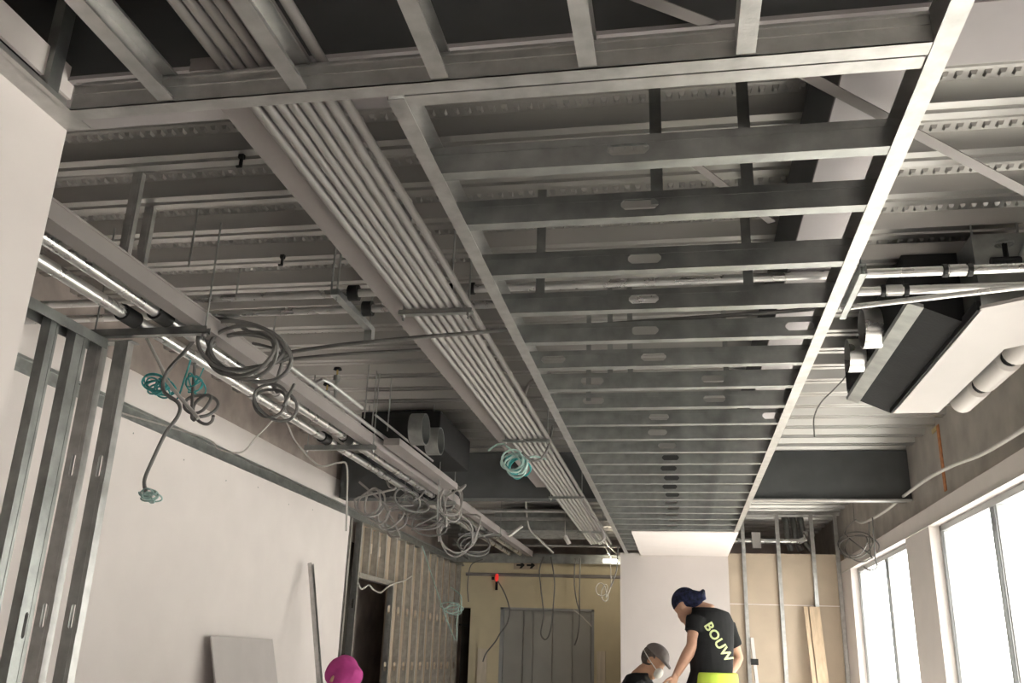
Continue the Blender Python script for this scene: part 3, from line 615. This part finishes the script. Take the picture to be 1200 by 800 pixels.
# things in the far void
tag(MB().box((-3.84,12.3,2.99),(-.9,12.34,3.03)).box((-3.5,12.31,3.03),(-3.49,12.32,D+.02)).box((-1.0,12.31,3.03),(-.99,12.32,D+.02)).build('support_strut','galv'), 'pale strut crossing the void behind the slate beam', 'strut')
rt = empty('air_duct', (-1.9,13.4,2.85), 'grey ribbed air duct in the void behind the slate beam', 'duct')
MB().box((-2.6,13.0,2.95),(-1.2,13.9,3.22)).build('body','galv_d',rt)
for i in range(6): MB().box((-2.62,13.02+.16*i,2.93),(-1.18,13.05+.16*i,2.95)).build('rib','galv',rt)
for i,(y,z,lb) in enumerate(((11.2,2.95,'thin pipe crossing the void near the slate beam'),(14.6,2.92,'thin pipe crossing the void above the cream wall'))):
    tag(MB().pipe((-3.6,y,z),(-.9,y,z),.02,12).pipe((-3.4,y,z),(-3.4,y,D+.05),.005,6).pipe((-1.1,y,z),(-1.1,y,D+.05),.005,6).build('crossing_tube','galv',None,True), lb, 'pipe')
cable('white_conduit','pale conduit dropping in a bend in the far void',[(616,585),(618,610),(622,622),(634,634),(648,648)],py_(12.6),.014,'cablew','conduit',None,.002)
tag(MB().tube([ony(662,628,12.4),ony(667,637,12.4)],.03,12).tube([ony(662,628,12.4),ony(662,628,12.4)+V(0,0,D+.05-ony(662,628,12.4).z)],.005,6).build('spot_lamp','white',None,True), 'small white cylinder lamp hanging in the far void', 'lamp')
tag(MB().tube([ony(596,628,12.4),ony(612,616,12.4)],.022,12).build('pipe_stub','cablew',None,True), 'short white pipe stub slanting in the far void', 'pipe')
# right void above the tan board: white duct and grey flexes
a = ony(862,635,14.0); b = ony(936,633,14.0); zz = (a.z+b.z)/2
rt = empty('white_drain_pipe', (a.x,14.0,zz), 'pale pipe with elbow in the void above the tan boards', 'pipe')
MB().tube([(a.x-.3,14.0,zz),(b.x,14.0,zz),(b.x+.09,14.02,zz+.04),(b.x+.11,14.04,zz+.14)],.042,16).build('tube','alu',rt,True)
for c in (ony(886,630,13.98).x,): MB().box((c-.06,13.93,zz-.11),(c+.06,14.06,zz+.12)).build('clamp','white',rt)
for i,px_c in enumerate((921,930,939)):
    x = ony(px_c,610,14.3).x; tag(MB().tube(smooth_path([(x-.02,14.3,3.36),(x,14.28,3.2),(x+.02,14.3,3.0),(x+.05+.03*i,14.32,2.86)],5),.045,12).build('flexible_duct','galv_d',None,True), ('left','middle','right')[i]+' one of three grey flexible ducts above the tan boards', 'duct')
# ------------------------------------------------------------------ leaning things
def leaning(top, bot, sx, sy): pass
p = onx(249,747,XL+.08); q = onx(321,748,XL+.08); zt = (p.z+q.z)/2
rt = MB().prism([(XL+.055,p.y,zt),(XL+.055,q.y,zt),(XL+.40,q.y,.002),(XL+.40,p.y,.002)],(.0125,0,.004)).build('spare_board','paper'); tag(rt,'grey plasterboard offcut leaning on the white wall','board')
a = onx(358,662,XL+.06); b = onx(368,800,XL+.35); d = (b-a); b = a + d*(a.z/(a.z-b.z))
rt = channel((b-a).length-.01,.06,.04,lip=.006,slots=(1.0,),sh=.02,sw=.08); dd = (b-a).normalized(); sd = V(0,1,0)-dd*dd.y; sd.normalize()
tag(rt.xf(basis(a+V(.02,0,.02),dd,dd.cross(sd),sd)).build('loose_stud','galv'),'loose metal stud leaning on the white wall','stud')
for i,(pa,wd,lb) in enumerate([((944,711),.05,'narrow timber plank leaning on the tan boards'),((954,711),.14,'wide timber plank leaning on the tan boards')]):
    p = ony(pa[0],pa[1],YW-.03); tag(MB().prism([(p.x-wd/2,YW-.025,p.z),(p.x+wd/2,YW-.025,p.z),(p.x+wd/2+.05,YW-.35,.002),(p.x-wd/2+.05,YW-.35,.002)],(0,-.025,.003)).build('timber_plank','wood'),lb,'plank')
p = ony(881,747,YW-.04); q = ony(887,800,YW-.12)
rt = empty('spirit_level',(q.x,YW-.2,0),'white spirit level standing against a stud of the end wall','spirit level')
MB().bar((p.x,YW-.035,p.z),(q.x+.05,YW-.3,.005),.045,.025).build('bar','white',rt); c = (Vector((p.x,YW-.035,p.z))*.8+Vector((q.x+.05,YW-.3,.005))*.2); MB().box(c+V(-.05,-.03,-.04),c+V(.05,.0,.04)).build('vial_block','black',rt)
p = ony(562,776,YE-.1)
for i,(x,wd,zt,lb) in enumerate(((-3.30,.16,1.34,'pale timber offcut standing left of the grey doors'),(-1.30,.14,1.36,'pale timber offcut standing right of the grey doors'))):
    tag(MB().box((x-wd/2,YE-.05,.002),(x+wd/2,YE-.02,zt)).build('timber_offcut','woodl'),lb,'timber')
# ------------------------------------------------------------------ people
def loft(m, secs, n=20):
    """closed loft through elliptical sections (centre, half axis a, half axis b)"""
    vs = []
    for c, a, b in secs: vs += [Vector(c)+Vector(a)*math.cos(k*2*math.pi/n)+Vector(b)*math.sin(k*2*math.pi/n) for k in range(n)]
    fs = [(i*n+k,i*n+(k+1)%n,(i+1)*n+(k+1)%n,(i+1)*n+k) for i in range(len(secs)-1) for k in range(n)]
    fs += [tuple(range(n))[::-1], tuple(range((len(secs)-1)*n,len(secs)*n))]
    return m.add(vs, fs)
def limb(m, pts, rs, n=14): return m.tube(pts, rs, n)
def ball(m, c, ax, ay, az, nu=18, nv=12, f=None):
    vs, fs = [], []; c = Vector(c)
    for j in range(nv+1):
        th = math.pi*j/nv
        for i in range(nu):
            ph = 2*math.pi*i/nu; x, y, z = math.sin(th)*math.cos(ph), math.sin(th)*math.sin(ph), math.cos(th)
            s = f(x,y,z) if f else 1
            vs.append(c+(Vector(ax)*x+Vector(ay)*y+Vector(az)*z)*s)
    for j in range(nv):
        for i in range(nu): fs.append((j*nu+i,j*nu+(i+1)%nu,(j+1)*nu+(i+1)%nu,(j+1)*nu+i))
    return m.add(vs, fs)
def fused(mb, name, material, parent, voxel=.010, extra=None, it=3):
    """one continuous surface out of overlapping volumes"""
    me = bpy.data.meshes.new(name); me.from_pydata(mb.v, [], mb.f)
    bm = bmesh.new(); bm.from_mesh(me); bmesh.ops.remove_doubles(bm, verts=bm.verts, dist=1e-5); bmesh.ops.recalc_face_normals(bm, faces=bm.faces); bm.to_mesh(me); bm.free()
    o = bpy.data.objects.new(name, me); COL.objects.link(o)
    rm = o.modifiers.new('fuse','REMESH'); rm.mode = 'VOXEL'; rm.voxel_size = voxel
    sm = o.modifiers.new('soften','SMOOTH'); sm.iterations = it; sm.factor = .5
    me2 = bpy.data.meshes.new_from_object(o.evaluated_get(bpy.context.evaluated_depsgraph_get()))
    o.modifiers.clear()
    if extra:
        bm = bmesh.new(); bm.from_mesh(me2); tmp = bpy.data.meshes.new('x'); tmp.from_pydata(extra.v, [], extra.f); bm.from_mesh(tmp); bmesh.ops.recalc_face_normals(bm, faces=bm.faces); bm.to_mesh(me2); bm.free()
    me2.name = name; o.data = me2; me2.materials.clear(); me2.materials.append(M[material])
    me2.polygons.foreach_set('use_smooth', [True]*len(me2.polygons))
    o.parent = parent; o.matrix_parent_inverse = Matrix.Translation(-parent.location)
    return o
def head(m, c, fw, up, s=1.0):
    fw = Vector(fw).normalized(); sd = fw.cross(Vector(up)).normalized(); up = sd.cross(fw).normalized(); c = Vector(c)
    def shp(x,y,z):                                  # x forward, y side, z up
        k = 1.0
        if z < 0: k *= 1-.10*abs(y)*(-z)
        return k
    ball(m, c+up*.025*s-fw*.008*s, fw*.098*s, sd*.077*s, up*.098*s, f=shp)          # skull
    ball(m, c-up*.045*s+fw*.026*s, fw*.062*s, sd*.056*s, up*.075*s)                  # jaw
    ball(m, c-up*.100*s+fw*.062*s, fw*.024*s, sd*.024*s, up*.020*s, 10, 8)           # chin
    loft(m, [(c+up*.012*s+fw*.078*s, sd*.008*s, up*.010*s),(c-up*.018*s+fw*.100*s, sd*.012*s, up*.010*s),(c-up*.034*s+fw*.092*s, sd*.018*s, up*.010*s)], 10)  # nose
    ball(m, c+up*.028*s+fw*.070*s, fw*.022*s, sd*.052*s, up*.012*s, 12, 8)           # brow
    for e in (-1,1):
        ball(m, c-up*.012*s-fw*.008*s+sd*(e*.080*s), fw*.020*s, sd*.010*s, up*.032*s, 10, 8)   # ear
    for zz,dx in ((-.058,.004),(-.068,.003)): ball(m, c+up*zz*s+fw*(.084+dx)*s, fw*.010*s, sd*.026*s, up*.007*s, 10, 6)  # lips
    return fw, sd, up
def hand(m, wrist, d, nrm, curl=.5, s=1.0, side=1):
    d = Vector(d).normalized(); nrm = Vector(nrm); nrm = (nrm-d*nrm.dot(d)).normalized(); sd = d.cross(nrm)*side
    w = Vector(wrist)
    loft(m, [(w-d*.03*s, sd*.026*s, nrm*.020*s),(w+d*.02*s, sd*.032*s, nrm*.018*s),(w+d*.06*s, sd*.041*s, nrm*.015*s),(w+d*.092*s, sd*.040*s, nrm*.012*s)], 14)
    for i,(o,l) in enumerate(((-.030,.070),(-.010,.080),(.011,.075),(.031,.058))):
        p = w+d*.085*s+sd*o*s; q = [p]; a = 0
        for k,fr_ in enumerate((.45,.32,.25)):
            a += curl*(.5+.35*k); dr = d*math.cos(a)+nrm*math.sin(a)+sd*(o*1.2); p = p+dr.normalized()*(l*fr_*s); q.append(p)
        m.tube(q, [.0092*s,.0088*s,.008*s,.0062*s], 8)
    p = w+d*.03*s-sd*.032*s; m.tube([p, p+(-sd*.7+d*.8)*.034*s+nrm*.008*s, p+(-sd*.8+d*1.5)*.042*s+nrm*.022*s], [.012*s,.0105*s,.0075*s], 8)
def torso(m, secs, l, f, grow=0):
    loft(m, [(c, Vector(l)*(a+grow), Vector(f)*(b+grow)) for c,a,b in secs], 24)
def arm(m, sh, el, wr, grow=0, to=1.0):
    sh, el, wr = Vector(sh), Vector(el), Vector(wr)
    pts = [sh, sh.lerp(el,.35), sh.lerp(el,.7), el, el.lerp(wr,.3), el.lerp(wr,.7), wr]; rs = [.058,.054,.047,.041,.043,.034,.027]
    limb(m, pts, [r+grow for r in rs])
def leg(m, hp, kn, an, grow=0):
    hp, kn, an = Vector(hp), Vector(kn), Vector(an)
    limb(m, [hp, hp.lerp(kn,.4), hp.lerp(kn,.8), kn, kn.lerp(an,.35), kn.lerp(an,.8), an], [r+grow for r in (.092,.085,.066,.058,.060,.042,.038)])
def shoe(parent, an, f):
    an = Vector(an); f = Vector((f[0],f[1],0)).normalized(); s_ = V(-f.y,f.x,0); m = MB(); g_ = V(an.x,an.y,0)
    loft(m, [(g_-f*.085+V(0,0,.045), s_*.036, V(0,0,.04)),(g_-f*.03+V(0,0,.055), s_*.045, V(0,0,.053)),(g_+f*.08+V(0,0,.04), s_*.048, V(0,0,.038)),(g_+f*.165+V(0,0,.028), s_*.038, V(0,0,.026))], 16)
    m.build('shoe','black',parent,True)

# --- standing man, bent forward
Y0 = 7.0
f = V(-.80,.60,0); l = V(-.60,-.80,0)
pel = ony(837,815,Y0); wai = ony(834,786,Y0+.02); che = ony(833,752,Y0+.05); shc = ony(833,719,Y0+.09); nek = ony(819,712,Y0+.12); hc = ony(804,711,Y0+.13)
pA = empty('person', (pel.x,pel.y,0), 'standing person in black lettered T-shirt, blue bandana and yellow shorts, bending forward', 'person')
fl_ = (f+V(0,0,-.55)).normalized()                       # forward axis of the leaning chest
secs = [(pel,.165,.115),(wai,.16,.11),(che,.185,.125),(shc+V(0,0,-.05),.19,.115),(shc,.15,.085)]
lsh = shc+l*.175+V(0,0,-.035); rsh = shc-l*.175+V(0,0,-.07)
lel = ony(811,757,Y0-.10); lwr = ony(792,791,Y0-.12); rel = ony(865,771,Y0+.28); rwr = ony(852,793,Y0+.16)
lh = pel+l*.09; rh = pel-l*.09
def legs_A(m, g): 
    for hp,o in ((lh,l*.11+f*.03),(rh,-l*.12-f*.06)):
        an = V(pel.x,pel.y,.09)+o; leg(m, hp, (hp+an)/2+f*.03, an, g)
b = MB(); torso(b, secs, l, f); limb(b, [shc, nek, hc-V(0,0,.03)], [.07,.056,.052])
arm(b, lsh, lel, lwr); arm(b, rsh, rel, rwr); legs_A(b, 0)
hf, hs, hu = head(b, hc, f+V(-.1,0,-.75), f*.75+V(0,0,1))
hd = MB(); hand(hd, lwr, (lwr-lel).normalized()+V(0,0,-.3), f, .55); hand(hd, rwr, (pel-l*.1-rwr)+V(0,0,-.2), -f, .4, side=-1)
fused(b, 'body', 'skin', pA, .010, hd)
s_ = MB(); torso(s_, [(pel+V(0,0,.07)+f*.05,.185,.135),(wai,.18,.13),(che,.205,.14),(shc+V(0,0,-.05),.208,.135),(shc+V(0,0,.015),.165,.115),(shc.lerp(nek,.55)+V(0,0,.02),.10,.09),(shc.lerp(nek,1.0),.07,.068)], l, f)
limb(s_, [lsh, lsh.lerp(lel,.3), lsh.lerp(lel,.52)], [.078,.072,.070]); limb(s_, [rsh, rsh.lerp(rel,.3), rsh.lerp(rel,.66)], [.078,.072,.068])
shirt = fused(s_, 'shirt', 'shirt', pA, .010)
t_ = MB(); torso(t_, [(pel+V(0,0,-.10),.175,.125),(pel,.190,.142),(pel+V(0,0,.075)-f*.022,.186,.138),(pel+V(0,0,.155)-f*.03,.178,.128)], l, f)
for hp,o in ((lh,l*.11+f*.03),(rh,-l*.12-f*.06)):
    an = V(pel.x,pel.y,.09)+o; kn = (hp+an)/2+f*.03; limb(t_, [hp, hp.lerp(kn,.5), hp.lerp(kn,.95)], [.108,.108,.104])
fused(t_, 'shorts', 'hivis', pA, .011)
for o in (l*.11+f*.03,-l*.12-f*.06): shoe(pA, V(pel.x,pel.y,.09)+o, f)
bd = MB(); ball(bd, hc+hu*.033-hf*.012, hf*.108, hs*.088, hu*.105, 20, 14)
bd2 = [v for v in bd.v]; keep = MB(); ball(keep, hc+hu*.042-hf*.014, hf*.106, hs*.088, hu*.100, 22, 14, f=lambda x,y,z: 1.0 if z > -.25 else (.55 if x > -.2 else 1.0))
limb(keep, [hc-hf*.05+hu*.03, hc-hf*.11+hu*.0, hc-hf*.17-hu*.01, hc-hf*.20+hu*.012], [.085,.062,.03,.012], 12)
limb(keep, [hc-hf*.09+hu*.01, hc-hf*.14-hu*.02, hc-hf*.175-hu*.05], [.05,.03,.012], 10)
fused(keep, 'bandana', 'bandana', pA, .008)
# letters on the back of the shirt, wrapped onto the cloth
bvh = BVHTree.FromPolygons([v.co.copy() for v in shirt.data.vertices], [tuple(p.vertices) for p in shirt.data.polygons])
cu = bpy.data.curves.new('text','FONT'); cu.body = 'BOUW'; cu.size = .15; cu.offset = .004; cu.resolution_u = 3; cu.space_character = 1.05
to = bpy.data.objects.new('text',cu); COL.objects.link(to)
tm = bpy.data.meshes.new_from_object(to.evaluated_get(bpy.context.evaluated_depsgraph_get())); bpy.data.objects.remove(to)
bm = bmesh.new(); bm.from_mesh(tm); bmesh.ops.subdivide_edges(bm, edges=[e for e in bm.edges if e.calc_length() > .02], cuts=2)
a0 = ony(826,734,6.8); a1 = ony(849,772,6.8); e1 = (a1-a0).normalized(); nv_ = V(0,1,0); e2 = e1.cross(nv_).normalized()
if e2.z < 0: e2 = -e2
wd = max(v.co.x for v in bm.verts); sc_ = (a1-a0).length*1.06/wd
for v in bm.verts:
    p = a0+e1*(v.co.x*sc_)+e2*((v.co.y-.05)*sc_*1.0); p.y = 6.2
    d = (p-CAM).normalized(); hit = bvh.ray_cast(CAM, d)
    v.co = (hit[0]+hit[1]*.004*(1 if hit[1].dot(d)<0 else -1)) if hit[0] else CAM+d*7.05
bm.to_mesh(tm); bm.free(); tm.materials.clear(); tm.materials.append(M['hivlet'])
lt = bpy.data.objects.new('lettering',tm); COL.objects.link(lt); lt.parent = shirt; lt.matrix_parent_inverse = Matrix(); tag(lt,'yellow-green letters across the back')
lt.matrix_parent_inverse = Matrix.Translation(-pA.location+pA.location)

# --- kneeling people
def kneeler(label, hpx, npx, Y, f, headfw, headup, cap, capmat, shirtmat, reach, mask=False, hs_=1.0):
    f = Vector(f).normalized(); l = V(-f.y,f.x,0)
    hc = ony(hpx[0],hpx[1],Y); nk = ony(npx[0],npx[1],Y); sh = nk - f*.05+V(0,0,-.06)
    pel = V(sh.x-f.x*.20, sh.y-f.y*.20, .50); r = empty('person', (pel.x,pel.y,0), label, 'person')
    wa = pel.lerp(sh,.35); ch = pel.lerp(sh,.72)
    b = MB(); S_ = [(pel,.165,.12),(wa,.155,.11),(ch,.18,.125),(sh+V(0,0,-.03),.175,.10),(sh+V(0,0,.02),.12,.075)]
    torso(b, S_, l, f); limb(b, [sh, nk, hc-V(0,0,.03)], [.07,.056,.05])
    ls, rs = sh+l*.165+V(0,0,-.03), sh-l*.165+V(0,0,-.03); hd = MB()
    for s0,sg in ((ls,1),(rs,-1)):
        el = s0+f*.12+V(0,0,-.24)+l*(.04*sg); wr = el+f*reach[0]+V(0,0,reach[1])-l*(.05*sg); arm(b, s0, el, wr); hand(hd, wr, (wr-el), V(0,0,-1)+f*.2, .6, .95, sg)
    for sg in (1,-1):
        hp = pel+l*(.09*sg); kn = V(hp.x,hp.y,.09)+f*.10+l*(.04*sg); an = kn-f*.42+V(0,0,-.015); leg(b, hp, kn, an)
    fw, sd, up = head(b, hc, headfw, headup, hs_)
    fused(b,'body','skin',r,.011,hd)
    s_ = MB(); torso(s_, [(pel+V(0,0,-.03),.185,.14),(wa,.178,.132),(ch,.20,.143),(sh+V(0,0,-.03),.195,.118),(sh+V(0,0,.03),.125,.085),(sh.lerp(nk,.8),.07,.068)], l, f)
    for s0,sg in ((ls,1),(rs,-1)):
        el = s0+f*.12+V(0,0,-.24)+l*(.04*sg); limb(s_, [s0, s0.lerp(el,.5), s0.lerp(el,.8)], [.075,.068,.064])
    fused(s_,'shirt',shirtmat,r,.011)
    t_ = MB(); torso(t_, [(pel+V(0,0,-.12),.17,.12),(pel,.178,.13),(pel+V(0,0,.08),.17,.122)], l, f)
    for sg in (1,-1):
        hp = pel+l*(.09*sg); kn = V(hp.x,hp.y,.09)+f*.10+l*(.04*sg); an = kn-f*.40+V(0,0,-.01); limb(t_, [hp, hp.lerp(kn,.5), kn], [.106,.094,.082]); limb(t_, [kn, kn.lerp(an,.5), an], [.08,.072,.058])
    fused(t_,'trousers','trouser',r,.012)
    for sg in (1,-1):
        kn = V(pel.x,pel.y,.09)+l*(.13*sg)+f*.10; an = kn-f*.44; m = MB(); loft(m,[(an+V(0,0,-.02),l*.04,V(0,0,.045)),(an-f*.06+V(0,0,-.03),l*.045,V(0,0,.045)),(an-f*.10+V(0,0,-.005),l*.04,V(0,0,.08))],14); m.build('shoe','black',r,True)
    hr = MB(); ball(hr, hc+up*.018-fw*.024, fw*.086*hs_, sd*.084*hs_, up*.092*hs_); fused(hr,'hair','hair',r,.008)
    c = MB()
    if cap == 'cap':
        ball(c, hc+up*.050-fw*.004, fw*.104*hs_, sd*.090*hs_, up*.082*hs_, 20, 12, f=lambda x,y,z: 1.0 if z > -.1 else .80)
        loft(c, [(hc+up*.045+fw*.06, sd*.080, up*.014),(hc+up*.038+fw*.105, sd*.068, up*.012),(hc+up*.03+fw*.135, sd*.04, up*.010)], 16)
    else:
        ball(c, hc+up*.030-fw*.012, fw*.108*hs_, sd*.096*hs_, up*.100*hs_, 20, 12, f=lambda x,y,z: (abs(x)**3.2+abs(y)**3.2+abs(z)**3.2)**(-1/3.2)*(.93+.04*math.sin(6*x+4*z)))
        ball(c, hc+up*.088-fw*.035, fw*.075, sd*.07, up*.05, 14, 10)
    fused(c,'cap',capmat,r,.008)
    if mask:
        k = MB(); ball(k, hc-up*.05+fw*.075, fw*.040, sd*.052, up*.046, 14, 10); fused(k,'face_mask','mask',r,.007)
        st = MB()
        st.tube([hc+fw*(.096*math.cos(a)-.012)+sd*.087*math.sin(a)+up*(-.045+.07*((1-math.cos(a))/2)) for a in [i*2*math.pi/24 for i in range(25)]], .0035, 6); st.build('mask_strap','mask',r,True)
    return r
kneeler('kneeling person in black T-shirt, grey cap and white face mask beside the standing person',(766,774),(755,786),7.38,(.92,-.15,0),(.85,-.22,-.62),(.62,0,.85),'cap','capg','shirt',(.22,.02),True)
kneeler('person in a bright pink cap crouching before the stud partition',(401,797),(393,815),5.6,(.9,-.1,0),(.8,-.3,-.55),(.55,.05,.85),'bonnet','pink','paper',(.22,.0),False,1.02)
